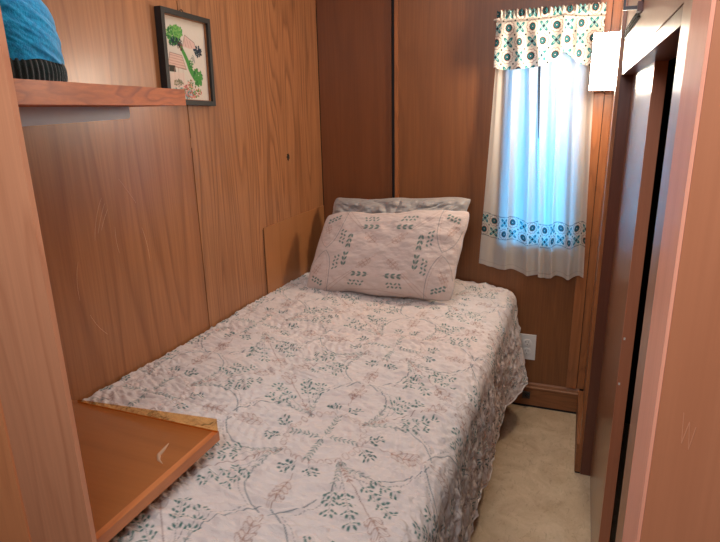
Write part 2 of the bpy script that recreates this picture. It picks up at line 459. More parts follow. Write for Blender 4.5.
# baseboard behind
bbm = bmesh.new()
prof = [(YB+.007, 0.012), (YB-.016, .012), (YB-.016, .088), (YB-.020, .092), (YB-.020, .098), (YB-.014, .102), (YB-.011, .112), (YB-.004, .121), (YB+.007, .121)]
va = [bbm.verts.new((-.60, y, z)) for y, z in prof]; vb = [bbm.verts.new((.074, y, z)) for y, z in prof]
bbm.faces.new(va); bbm.faces.new(vb[::-1])
for i in range(len(prof)):
    j = (i+1) % len(prof); bbm.faces.new((va[i], vb[i], vb[j], va[j]))
bb_ = struct(obj('baseboard_back', bbm, M['trim_x']))
obj('gap_strip', B((-.60, .074, YB-.012, YB+.006, 0.0005, .012)), M['dark'], bb_)

# window
wf = thing('window_1', (-.155, YB+.03, 1.1), 'small window behind the curtains', 'window'); struct(wf); del wf['category']
fr = [(WX0, WX0+.022, YB-.004, YB+.065, WZ0, WZ1), (WX1-.022, WX1, YB-.004, YB+.065, WZ0, WZ1), (WX0+.022, WX1-.022, YB-.004, YB+.065, WZ0, WZ0+.022), (WX0+.022, WX1-.022, YB-.004, YB+.065, WZ1-.022, WZ1)]
obj('window_frame', B(*fr), M['trim'], wf)
obj('window_sash', B((WX0+.036, -.196, YB+.032, YB+.048, 1.345, 1.356), (-.166, WX1-.036, YB+.032, YB+.048, 1.345, 1.356), (-.196, -.166, YB+.028, YB+.050, WZ0+.022, WZ1-.022), (WX0+.022, WX0+.036, YB+.03, YB+.05, WZ0+.022, WZ1-.022), (WX1-.036, WX1-.022, YB+.03, YB+.05, WZ0+.022, WZ1-.022)), M['window_metal'], wf)
obj('pane', B((WX0+.022, WX1-.022, YB+.053, YB+.056, WZ0+.022, WZ1-.022)), M['glass'], wf)

# right wall: header, far and near uprights, closet behind
HZ, OY0, OY1 = 1.405, .750, 1.935
wr = struct(obj('wall_right', B((XR, XR+.028, OY1+.012, YB+.007, 0, HZ), (XR, XR+.028, .501, YB+.007, HZ, ZC), (XR, XR+.028, .501, OY0, 0, HZ)), M['right']))
struct(obj('trim_3', B((XR, XR+.034, OY1, OY1+.0115, 0.0, HZ-.001)), M['mahogany']))            # dark far jamb of the closet opening
struct(obj('trim_4', B((XR-.011, XR-.0005, OY1+.001, OY1+.055, .10, ZC)), M['trim'], bevel=.002))   # casing on the far upright
struct(obj('trim_5', B((XR+.001, XR+.060, OY0+.002, OY1-.002, HZ-.022, HZ-.001)), M['mahogany']))  # head track
bR = struct(obj('baseboard_right', B((XR-.021, XR-.0005, OY1+.003, YB-.023, .006, .121)), M['trim_y'], bevel=.003))
obj('gap_strip', B((XR-.019, XR-.001, OY1+.0032, YB-.023, .0004, .006)), M['dark'], bR)
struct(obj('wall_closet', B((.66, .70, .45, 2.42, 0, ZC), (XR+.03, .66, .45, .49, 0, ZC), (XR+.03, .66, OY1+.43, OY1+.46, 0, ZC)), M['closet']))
DX = XR+.033
dr = thing('door_1', (DX, 1.65, .008), 'varnished sliding closet door standing partly open', 'door'); struct(dr); del dr['category']
obj('door_panel', B((DX, DX+.022, 1.352, OY1-.0005, .008, HZ-.0225)), M['door'], dr)
lab(obj('edge_strip', B((DX-.0004, DX+.0245, 1.342, 1.3515, .008, HZ-.0225)), M['door_edge'], dr, bevel=.001, segs=1), 'paler bare wood leading edge')
for yy, zz in ((1.3419, .66), (1.3419, .775)):
    obj('chip', B((DX+.002, DX+.006, yy-.0006, yy, zz, zz+.006)), M['white_paint'], dr)

# doorway partition through which the picture is taken
struct(obj('wall_partition', B((.068, .95, .42, .50, 0, ZC)), M['jamb_face'], bevel=.0015))
struct(obj('trim_6', B((.0655, .0679, .4215, .499, 0, ZC)), M['jamb_edge_lit']))                       # inner face of the jamb, light on it painted as a paler colour
for a, b_ in (((.084, 1.085), (.0855, 1.060)), ((.0855, 1.060), (.0885, 1.078)), ((.0885, 1.078), (.0905, 1.056)), ((.0905, 1.056), (.093, 1.075))):
    o_ = obj('scratch', tube([(a[0], .42, a[1]), (b_[0], .42, b_[1])], .0003, 5), M['faint'], bpy.data.objects['wall_partition'])
struct(obj('trim_7', B((-.770, -.636, .500, .508, 0, ZC)), M['post'], bevel=.0015))                  # pale upright board at left
struct(obj('trim_8', B((-1.35, -.7725, .498, .510, 0, ZC)), M['post2'], bevel=.002))
# the room behind the camera
struct(obj('wall_front', B((-1.5, 1.2, -1.95, -1.90, 0, ZC)), M['hall']))
struct(obj('wall_hall_left', B((-1.55, -1.5, -1.90, .498, 0, ZC), (-1.5, -1.351, .44, .498, 0, ZC)), M['hall']))
struct(obj('wall_hall_right', B((1.2, 1.25, -1.90, .5, 0, ZC), (.951, 1.2, .45, .50, 0, ZC)), M['hall']))

# ================================================================== BED
bed = thing('bed', (-.66, 1.46, 0), 'narrow bed built into the corner, hidden under the quilted bedspread', 'bed')
obj('bed_base', B((-1.08, -.262, .60, 2.34, 0.0, .30)), M['trim_y'], bed, bevel=.006)
mb = bmesh.new(); box(mb, -1.095, -.232, .575, 2.358, .3005, .535)
obj('mattress', mb, M['mattress'], bed, smooth=True, bevel=.045, segs=5)

GREEN, DGREEN, BROWN, DBROWN, GREY = S(84, 122, 114), S(70, 108, 104), S(176, 142, 128), S(146, 108, 96), S(92, 106, 108)
QB = S(228, 216, 210)

def leafpair_twig(cv, pts, step, ll, lw, ang, col, stem=.0012, al=1.0, taper=False):
    cv.line(pts, stem, col, al)
    P = np.array(pts); d = np.r_[0, np.cumsum(np.hypot(*np.diff(P, axis=0).T))]; n = max(2, int(d[-1]/step))
    for k in range(1, n+1):
        s = d[-1]*k/n; x, y = np.interp(s, d, P[:, 0]), np.interp(s, d, P[:, 1])
        x2, y2 = np.interp(max(s-.006, 0), d, P[:, 0]), np.interp(max(s-.006, 0), d, P[:, 1])
        th = math.atan2(y-y2, x-x2); L = ll*(1-.5*k/n) if taper else ll
        for sg in (-1, 1):
            a = th+sg*ang; cv.ell(x+math.cos(a)*L*.6, y+math.sin(a)*L*.6, L*.5, lw*.5, a, col, al)
def cluster_sprig(cv, p0, p1, col, groups=3, ll=.0078, lw=.0044, gap=.025):
    """stem with groups of plump leaves towards its end"""
    cv.seg(p0, p1, .0010, S(140, 138, 134))
    dx, dy = p1[0]-p0[0], p1[1]-p0[1]; th = math.atan2(dy, dx); L = math.hypot(dx, dy)
    for g in range(groups):
        t = 1-gap*g/L; cx, cy = p0[0]+dx*t, p0[1]+dy*t
        for sg in (-1, 1):
            for o, off in ((.0062, .0058), (-.0045, .0062), (.0010, .0135)):
                a = th+sg*.75
                cv.ell(cx+math.cos(th)*o-math.sin(th)*sg*off, cy+math.sin(th)*o+math.cos(th)*sg*off, ll*.55, lw*.55, a, col)
def outline_leaf_sprig(cv, p0, p1, col, n=4, ll=.022, lw=.0095):
    cv.seg(p0, p1, .0012, col); th = math.atan2(p1[1]-p0[1], p1[0]-p0[0])
    for k in range(n):
        t = .35+.65*k/max(1, n-1); x, y = p0[0]+(p1[0]-p0[0])*t, p0[1]+(p1[1]-p0[1])*t
        for sg in ((-1, 1) if k < n-1 else (0,)):
            a = th+sg*.7; cv.ell(x+math.cos(a)*ll*.5, y+math.sin(a)*ll*.5, ll*.5, lw*.5, a, col, .9, ring=.0013)
            cv.seg((x, y), (x+math.cos(a)*ll*.8, y+math.sin(a)*ll*.8), .0009, col, .7)

def quilt_tile():
    TW, TH = .490, .530
    cv = Canvas(TW, TH, .001, QB, wrap=True); ky = TH/TW
    for k in range(4):
        c, s = round(math.cos(k*math.pi/2)), round(math.sin(k*math.pi/2))
        T = lambda p: (p[0]*c-p[1]*s+TW/2, (p[0]*s+p[1]*c)*ky+TH/2)
        TL = lambda L: [T(p) for p in L]
        leafpair_twig(cv, TL([(.004, 0), (.078, 0)]), .0098, .0105, .0030, .75, GREEN, .0009, .8)
        # chain of little loops from fan to fan
        ch = bez((.066, .066), (0, .112), (-.066, .066), 9)
        for i, p in enumerate(ch):
            q = T(p); cv.ell(q[0], q[1], .010 if i % 2 else .007, .006, .6*(-1)**i, BROWN, .8, ring=.0014)
        # plump green sprigs by the chain
        for sg in (-1, 1):
            cluster_sprig(cv, T((sg*.010, .096)), T((sg*.034, .124)), DGREEN, 2, gap=.018)
        # lens petals
        for sg in (-1, 1):
            cu = bez((sg*.066, .066), (sg*.135, .19), (sg*.010, .250), 30)
            leafpair_twig(cv, TL(cu[:10]), .0115, .0095, .0026, .7, GREEN, .0009, .65)
            cv.line(TL(cu[8:]), .0020, S(104, 118, 122))
            cu2 = [(x*1.13+sg*.004, y*1.01) for x, y in cu[6:-2]]
            for i in range(0, len(cu2)-1, 1):
                a, b = T(cu2[i]), T(cu2[i+1]); cv.seg(a, ((a[0]+b[0])/2, (a[1]+b[1])/2), .0015, S(140, 132, 130))
        outline_leaf_sprig(cv, T((0, .135)), T((0, .215)), BROWN, 5, .024, .009)
        # diagonal fan
        o = (.066, .066); d = lambda r, a: (o[0]+r*math.cos(math.pi/4+a), o[1]+r*math.sin(math.pi/4+a))
        cv.seg(T(o), T(d(.165, 0)), .0016, DBROWN)
        leafpair_twig(cv, TL([d(.012, 0), d(.06, 0)]), .0095, .010, .003, .75, BROWN)
        outline_leaf_sprig(cv, T(d(.145, 0)), T(d(.215, 0)), BROWN, 4, .026, .011)
        for sg in (-1, 1):
            cluster_sprig(cv, T(o), T(d(.178, sg*.22)), GREEN, 4)
            cluster_sprig(cv, T(o), T(d(.150, sg*.47)), GREEN, 3)
    return cv
QT = quilt_tile()

def build_quilt():
    # s runs across (wall -> drop), t runs along (foot -> head); finer near the camera
    xw, xe, rad, drop = -1.108, -.212, .055, .36
    topL = xe-rad-xw; arc = rad*math.pi/2; Ls = topL+arc+drop
    s = np.arange(0, Ls+.001, .0024)
    yf, yh = .595, 2.368; tl0 = .20
    t = np.concatenate([np.arange(-tl0, .02, .006), np.arange(.02, 1.0, .0019), np.arange(1.0, yh-yf+.001, .0026)])
    Sg, Tg = np.meshgrid(s, t, indexing='ij')
    # cross section
    a = np.clip((Sg-topL)/rad, 0, math.pi/2); dn = np.clip(Sg-topL-arc, 0, None)
    X = np.where(Sg <= topL, xw+Sg, xe-rad+rad*np.sin(a)); dz = rad*(1-np.cos(a))+dn
    y0 = yf+np.clip(Tg, 0, None)
    fdn = np.clip(-Tg, 0, None)
    fa = np.clip(fdn/.05, 0, math.pi/2); Y = y0-.05*np.sin(fa)*(fdn > 0); dzf = .05*(1-np.cos(fa))+np.clip(fdn-.05*math.pi/2, 0, None)
    ztop = .578+.030*np.clip((-X-.62)/.48, 0, 1)-.018*sstep(-.45, -.22, X)+.012*sstep(1.35, .9, Y)*sstep(-.5, -.95, X)-.012*sstep(1.7, 2.3, Y)
    Z = ztop-np.maximum(dz, dzf)
    wdrop = np.clip(dn/.1, 0, 1)
    ftop = 1-sstep(.0, .05, dz)
    # soft lumps and crinkles
    lump = .0045*fbm(X*5+3, Y*4.2, 2)
    warp = .035*fbm(X*6, Y*6+9, 2)
    edge_ = sstep(xw, xw+.07, X)
    crink = (.25+.75*edge_)*.0080*np.abs(fbm(X*16+warp*30, Y*52+warp*60, 2))+.0022*fbm(X*45+8, Y*60, 2)
    # quilting channels that echo the motif
    tw, th = .490, .530
    U = xw+Sg; V = yf+Tg
    mu, mv = (U+.498+tw/2) % tw-tw/2, (V-1.02+th/2) % th-th/2
    rr = np.hypot(mu, mv); ech = .0014*np.cos(rr*2*math.pi/.022)
    Z = Z+(lump+crink+ech)*ftop
    fold = .010*fbm(V*10, dn*1.2+4, 2)+.0085*np.abs(fbm(V*42+fbm(V*8, dn*9)*1.5, dn*9, 2))+.0045*fbm(V*70, dn*40, 2)
    X = X+fold*np.clip(dz/.05, 0, 1)*(.4+.6*wdrop)+.010*np.clip(dn/drop, 0, 1)
    # the flared rear corner of the drop and the wavy hem
    fl = sstep(2.03, 2.19, V)*np.clip(dn/drop, 0, 1)**1.3
    X = X+.062*fl
    Y = Y-.11*fl*sstep(2.2, 2.36, V)
    hem = .018*np.sin(V*9+1)+.012*np.sin(V*23)
    Z = Z+np.clip(dn/drop, 0, 1)**2*(hem*(1-sstep(1.9, 2.1, V))+.062*sstep(1.98, 2.2, V))
    X = np.maximum(X, xw)
    C = QT.sample(U+.498+tw/2, V-1.02+th/2)
    # pink-beige ageing of the cloth, stitched lines
    tint = (fbm(U*3, V*3, 2)*.5+.5)[..., None]
    C = C*(1-.05*tint*np.array([0, 1, 1.4]))
    P = np.stack([X, Y, Z], -1)
    o = grid_mesh('quilt', P, C, M['quilt'])
    hm = [tuple(p) for p in P[-1, 36::8]]
    lab(obj('hem', tube(hm, .0035, 7), M['hem'], o, smooth=True), 'bound hem along the draped side')
    return tag(o, 'pale pink quilted bedspread embroidered with green and brown sprigs, draped over the bed', 'quilt')
quilt = build_quilt()

# ------------------------------------------------------------------ pillows
def pillow(name, BL, BR, TL, TR, T, canvas, mat, label, nu=240, nv=150, wr=.006, seed=0, sag=.03, pinch=.0):
    u = np.linspace(-1, 1, nu); v = np.linspace(-1, 1, nv); U, V = np.meshgrid(u, v, indexing='ij')
    a, b = (U+1)/2, (V+1)/2
    # edges curve inwards between the corners
    ax = .5+(a-.5)*(1-sag*(1-V**2)**1.0*np.abs(U)**2); bx_ = .5+(b-.5)*(1-sag*1.3*(1-U**2)*np.abs(V)**2)
    BL, BR, TL, TR = map(np.array, (BL, BR, TL, TR))
    f = lambda a, b: BL*(1-a)[..., None]*(1-b)[..., None]+BR*a[..., None]*(1-b)[..., None]+TL*(1-a)[..., None]*b[..., None]+TR*a[..., None]*b[..., None]
    rc = .055*(np.abs(U)**7)*(np.abs(V)**7)
    ax = .5+(ax-.5)*(1-rc*.7); bx_ = .5+(bx_-.5)*(1-rc*1.2)
    ax = ax+.007*fbm(V*2.5+seed, U*1.2, 2)*U**4; bx_ = bx_+.018*fbm(U*3.1+seed*3, V, 2)*V**4
    P = f(ax, bx_); n = np.cross(BR-BL, TL-BL); n = n/np.linalg.norm(n)   # faces the room
    h = T*((1-np.abs(U)**3.0)*(1-np.abs(V)**2.3))**.52
    puck = wr*fbm(U*5+seed, V*5, 3)*np.clip(h/T*2, 0, 1)
    rad = (1-np.maximum(np.abs(U), np.abs(V)))
    pl = pinch*np.abs(fbm(np.arctan2(V, U)*5+seed, rad*2, 2))*sstep(0, .15, rad)*(1-sstep(.2, .75, rad))
    Pf = P+n*(h*.55+puck+pl)[..., None]; Pb = P-n*(h*.45+.3*puck+.002)[..., None]
    C = None if canvas is None else canvas.sample(a*canvas.w, b*canvas.h)
    o = grid_mesh(name, Pf, C, mat, None, Pb, C)
    return tag(o, label, 'pillow')

def sham_canvas():
    W, H = .60, .38; cv = Canvas(W, H, .001, S(210, 192, 184))
    m = lambda x, y: (W/2+x, H/2+y)
    SG = S(108, 128, 120)
    for sx in (-1, 1):
        for sy in (-1, 1):
            Q = lambda x, y: m(sx*x, sy*y)
            # inner rectangle of leaf twigs, each drawn as two rows of short leaves
            for k in range(3):
                for dy in (-.006, .006):
                    x = .045+.023*k; a, b = Q(x, .105+dy); cv.ell(a, b, .009, .0042, .35*sx*sy*(1 if dy > 0 else -1), SG)
                    y = .018+.022*k; a, b = Q(.143+dy, y); cv.ell(a, b, .0042, .009, .35*sx*sy*(1 if dy > 0 else -1), SG)
            cv.seg(Q(.03, .105), Q(.11, .105), .0012, GREY); cv.seg(Q(.143, .01), Q(.143, .075), .0012, GREY)
            for k in range(4):
                for dy in (-.007, .007):
                    a, b = Q(.05+.016*k+(.006 if dy > 0 else 0), .145+dy); cv.ell(a, b, .0062, .0036, .7*(-1)**k, SG)
                    a, b = Q(.178+dy, .03+.017*k+(.006 if dy > 0 else 0)); cv.ell(a, b, .0036, .0062, .7*(-1)**k, SG)
                    a, b = Q(.225+.014*k, .155+dy-.006*k); cv.ell(a, b, .0066, .0042, .6*(-1)**k, SG)
            outline_leaf_sprig(cv, Q(.018, .022), Q(.07, .065), BROWN, 4, .020, .009)
            cv.line([Q(.10, .09), Q(.16, .14), Q(.21, .185)], .0015, BROWN)
            cv.line([Q(.095, .095), Q(.15, .15), Q(.19, .188)], .0012, S(170, 140, 126))
            # big arcs at both ends
            ar = bez(Q(.196, .188), Q(.185, .06), Q(.235, .006), 26); cv.line(ar, .0018, S(110, 116, 118))
            ar = bez(Q(.203, .188), Q(.196, .07), Q(.243, .010), 26)
            for i in range(0, 25): cv.seg(ar[i], ((ar[i][0]+ar[i+1][0])/2, (ar[i][1]+ar[i+1][1])/2), .0014, BROWN)
            ar = bez(Q(.235, .006), Q(.285, .03), Q(.292, .10), 22); cv.line(ar, .0016, S(130, 128, 124))
            outline_leaf_sprig(cv, Q(.235, .055), Q(.265, .11), BROWN, 4, .020, .009)
    cv.line([m(-.12, -.182), m(0, -.165), m(.12, -.182)], .0014, BROWN); cv.line([m(-.12, .182), m(0, .168), m(.12, .182)], .0014, BROWN)
    for x0, y0, x1, y1 in ((-.299, -.189, .299, -.189), (-.299, .189, .299, .189), (-.299, -.189, -.299, .189), (.299, -.189, .299, .189)):
        cv.seg(m(x0, y0), m(x1, y1), .003, S(190, 176, 172))
    return cv
pillow('pillow', (-1.030, 1.975, .590), (-.418, 2.010, .580), (-.968, 2.115, .893), (-.368, 2.105, .930), .125, sham_canvas(), M['sham'],
       'quilted pale pink pillow sham with embroidered sprigs, leaning in front of the grey pillow', 300, 190, .004, 2, .02)
pillow('pillow', (-1.075, 2.225, .62), (-.49, 2.225, .61), (-1.020, 2.300, .926), (-.392, 2.295, .952), .115, None, M['satin'],
       'grey satin pillow against the back wall behind the quilted sham', 200, 150, .014, 9, .05, .03)

# ================================================================== CURTAINS
TEAL, NAVY, INK, ROSE, CREAM, AQUA = S(44, 122, 128), S(26, 52, 72), S(22, 30, 40), S(156, 118, 108), S(232, 222, 210), S(140, 190, 190)
def medallion(u, v, cell, base):
    """checker of ringed medallions and four-petal stars, dots on the corners"""
    i, j = np.floor(u/cell), np.floor(v/cell); x, y = u/cell-i-.5, v/cell-j-.5
    par = ((i+j) % 2)[..., None]
    r, th = np.hypot(x, y), np.arctan2(y, x)
    def lay(c, mask, col): m_ = np.clip(mask, 0, 1)[..., None]; return c*(1-m_)+np.array(col)*m_
    A = np.empty(u.shape+(3,)); A[:] = base; Bc = A.copy()
    sc = .50+.035*np.cos(th*10); e = 14
    A = lay(A, (sc-r)*e*2, ROSE); A = lay(A, (sc-.05-r)*e*2, CREAM)
    A = lay(A, (.31+.02*np.cos(th*12)-r)*e*2, ROSE); A = lay(A, (.27-r)*e*2, INK); A = lay(A, (.20-r)*e*2, TEAL); A = lay(A, (.13-r)*e*2, NAVY); A = lay(A, (.06-r)*e*2, CREAM)
    st = .20+.28*np.abs(np.cos(2*(th+math.pi/4)))**1.5
    st = .16+.34*np.abs(np.sin(2*th))**2.2
    Bc = lay(Bc, (st-r)*e*1.6, TEAL); Bc = lay(Bc, (st*.62-r)*e*2, AQUA); Bc = lay(Bc, (.12-r)*e*2, NAVY)
    for ax in (0, 1):
        d = np.hypot(np.abs(x)-(.36 if ax == 0 else 0), np.abs(y)-(.36 if ax == 1 else 0)); Bc = lay(Bc, (.07-d)*e*2, AQUA)
    out = A*(1-par)+Bc*par
    d = np.hypot(.5-np.abs(x), .5-np.abs(y)); return lay(out, (.085-d)*e*2, INK)

def curtain(name, xt0, xt1, xb0, xb1, zt, zb0, zb1, folds, seed, label, ybase):
    nu, nv = 330, 460; u = np.linspace(0, 1, nu); v = np.linspace(0, 1, nv); U, V = np.meshgrid(u, v, indexing='ij')
    zb = zb0+(zb1-zb0)*U+.006*np.sin(U*math.pi*4+seed)
    Z = zt+(zb-zt)*V
    ph = U*folds*2*math.pi+seed+.8*fbm(U*3+seed, V*1.3, 2)
    amp = (.0075+.0065*sstep(.05, .7, V))*(1-.35*np.abs(fbm(U*4+seed*2, V*.8, 1)))
    x0 = xt0+(xb0-xt0)*V**1.2; x1 = xt1+(xb1-xt1)*V**1.1
    X = x0+(x1-x0)*U+.004*np.sin(ph*1.0+1.2)*sstep(.02, .3, V)*np.sin(U*math.pi)
    Y = ybase-amp*np.sin(ph)-.0025*np.sin(ph*2.3+1)-.010*V
    L = (x1-x0)*1.45
    wu = U*.275; wvdist = (1-V)*(zt-zb)
    C = np.empty(U.shape+(3,)); C[:] = S(226, 218, 208)
    h0, h1 = .128, .222
    band = (wvdist > h0) & (wvdist < h1)
    P_ = medallion(wu*1.0+.012*seed, wvdist-h0, (h1-h0)/2, S(226, 220, 208))
    C = np.where(band[..., None], P_, C)
    for hh in (h0, h1): C = np.where((np.abs(wvdist-hh) < .0016)[..., None], np.array(S(150, 150, 146)), C)
    C = np.where((np.abs(wvdist-.018) < .0012)[..., None], np.array(S(206, 194, 184)), C)
    o = grid_mesh(name, np.stack([X, Y, Z], -1), C, M['curtain'])
    return tag(o, label, 'curtain', 'pair of white window curtains')
YC = YB-.034
curtain('curtain', -.336, -.190, -.372, -.124, 1.585, .655, .622, 2.6, 1.0, 'left white curtain panel with teal medallion band, hanging over the window', YC)
curtain('curtain', -.176, .016, -.128, .046, 1.585, .618, .630, 2.8, 2.7, 'right white curtain panel with teal medallion band, beside the lit wall lamp', YC)

def build_valance():
    nu, nv = 520, 240; u = np.linspace(0, 1, nu); v = np.linspace(0, 1, nv); U, V = np.meshgrid(u, v, indexing='ij')
    zt = 1.644
    sw = np.where(U < .60, .222-.02*sstep(.30, .0, np.abs(U-.30))*0+.018*np.sin(U/.60*math.pi)-.028*sstep(.42, .60, U), 0)
    z_b = 1.442+.0*U
    hemz = np.interp(U, [0, .1, .3, .42, .52, .60, .66, .72, .80, .9, 1.0], [1.442, 1.434, 1.436, 1.440, 1.452, 1.476, 1.492, 1.468, 1.446, 1.436, 1.432])
    Z = zt+(hemz-zt)*V
    # ruffled header above the rod pocket
    head = 1-sstep(.06, .16, V)
    ph = U*5.5*2*math.pi+2.2*fbm(U*5, V*.8, 2)
    Y = YB-.062-.010*np.sin(ph)*sstep(.1, .55, V)-.006*np.sin(U*26*2*math.pi+fbm(U*20, V*2))*head-.007*np.sin(ph*1.7)*head*.6
    Y = Y+.007*sstep(.115, .135, V)*(1-sstep(.18, .20, V))-.012*V
    X = -.340+.378*U+.004*np.sin(ph+1)*sstep(.1, .5, V)*np.sin(U*math.pi)
    Z = Z+.003*np.sin(U*26*2*math.pi+1)*(1-sstep(0, .06, V))
    C = medallion(U*.455+.02, (zt-Z)+.015, .0510, S(224, 214, 202))
    C = np.where((np.abs(V-.985) < .006)[..., None], C*.8, C)
    # turned sides that go back to the wall
    o = grid_mesh('valance', np.stack([X, Y, Z], -1), C, M['valance'])
    return tag(o, 'gathered valance with teal and rose medallions above the window', 'valance')
build_valance()
rod = thing('curtain_rod', (-.155, YB-.04, 1.617), 'white curtain rod inside the valance pocket', 'curtain rod')
obj('rod', tube([(-.350, YB-.007, 1.617), (-.350, YB-.040, 1.617), (-.344, YB-.046, 1.617), (.032, YB-.046, 1.617), (.037, YB-.040, 1.617), (.037, YB-.0145, 1.617)], .004, 10), M['rod'], rod)
obj('rod', tube([(-.342, YB-.0065, 1.590), (-.342, YB-.028, 1.590), (-.338, YB-.031, 1.590), (.022, YB-.031, 1.590), (.026, YB-.028, 1.590), (.026, YB-.0145, 1.590)], .003, 10), M['rod'], rod)

# ================================================================== WALL LAMP
SX0, SX1, SY0, SY1, SZ0, SZ1 = .006, .0845, 2.140, 2.215, 1.349, 1.526
lamp = thing('wall_lamp', (.06, 2.18, SZ0), 'lit rectangular white wall lamp in the corner beside the curtain', 'wall lamp')
bm = bmesh.new(); box(bm, SX0, SX1, SY0, SY1, SZ0, SZ1)
obj('lamp_shade', bm, M['shade'], lamp, bevel=.004, segs=3)
lab(obj('shield_plate', B((SX0-.001, SX1+.003, SY1+.0008, SY1+.006, SZ0-.002, SZ1+.002)), M['bronze'], lamp, bevel=.001, segs=1), 'bronze pan added behind the shade to keep its light off the curtain')  # added pan that shields the curtain from the lamp
obj('arm', tube([(.060, SY1+.006, 1.44), (.060, YB-.0150, 1.44)], .009, 14), M['bronze'], lamp)
lab(obj('finial', lathe([(.0012, .0), (.0058, .0008), (.0062, .004), (.004, .0065), (.0025, .0085)], (.047, 2.148, SZ0-.0086), 20), M['cord'], lamp, smooth=True), 'small dark finial under the shade')
lab(obj('frame_edge', B((SX1-.0022, SX1+.0002, SY0-.0012, SY0-.0003, SZ0+.002, SZ1-.002)), M['bronze'], lamp), 'thin dark edge of the shade')

# bracket and cords above the closet
br = thing('wall_bracket', (XR, 1.35, 1.50), 'dark metal bracket on the right wall above the closet', 'bracket')
obj('block', B((.0800, .0898, 1.338, 1.370, 1.478, 1.496)), M['bronze'], br, bevel=.002)
obj('plate', B((.0868, .0898, 1.25, 1.365, 1.4975, 1.60)), M['dark_metal'], br, bevel=.001, segs=1)
obj('arm', B((.054, .0799, 1.350, 1.358, 1.483, 1.490), (.054, .0585, 1.350, 1.358, 1.490, 1.60)), M['dark_metal'], br, bevel=.001, segs=1)
for k, (z0, z1, lb) in enumerate(((1.4955, 1.5045, 'uppermost of three thin dark cords running from the bracket to the wall lamp'), (1.4875, 1.4955, 'middle one of three thin dark cords running from the bracket to the wall lamp'), (1.479, 1.4865, 'lowest of three thin dark cords running from the bracket to the wall lamp'))):
    o = obj('cord', tube([(.0872, 1.378, z0-.006), (.0874, 1.45, z0-.004), (.0874, 1.8, (z0+z1)/2), (.0874, 2.06, z1), (.0874, 2.148, z1)][:(5 if k == 0 else 4)], .0019, 8), M['cord'])
    tag(o, lb, 'cord', 'cords on the right wall')

# ================================================================== OUTLET, JACK
ot = thing('power_outlet', (-.154, YB-.006, .287), 'white double power outlet low on the back wall beside the quilt', 'outlet')
obj('cover_plate', B((-.190, -.119, YB-.0115, YB-.0062, .229, .345)), M['plate'], ot, bevel=.003)
for zc in (.2665, .3075):
    rc = obj('receptacle', lathe([(.0165, 0), (.0165, -.0022), (.0155, -.003)], (-.1545, YB-.0116, zc), 28, 'Y'), M['plate'], ot)
    for xs, hh in ((-.0065, .0075), (.0055, .0065)):
        obj('slot', B((-.1545+xs-.0009, -.1545+xs+.0009, YB-.0152, YB-.0145, zc+.004-hh/2, zc+.004+hh/2)), M['slot'], rc)
    obj('slot', lathe([(.0022, 0), (.0022, -.0006)], (-.1545, YB-.0146, zc-.008), 14, 'Y'), M['slot'], rc)
obj('screw', lathe([(.003, 0), (.0028, -.0008), (.0015, -.0012)], (-.1545, YB-.0116, .287), 14, 'Y'), M['plate'], ot)
jk = thing('cable_jack', (-.144, YB-.0165, .062), 'small black cable jack on the back baseboard under the outlet', 'cable jack')
obj('jack_body', B((-.160, -.128, YB-.026, YB-.0163, .046, .076)), M['slot'], jk, bevel=.003)
obj('connector', lathe([(.0075, 0), (.0075, -.006), (.0045, -.007), (.0045, -.015)], (-.140, YB-.0262, .062), 18, 'Y'), M['dark_metal'], jk)

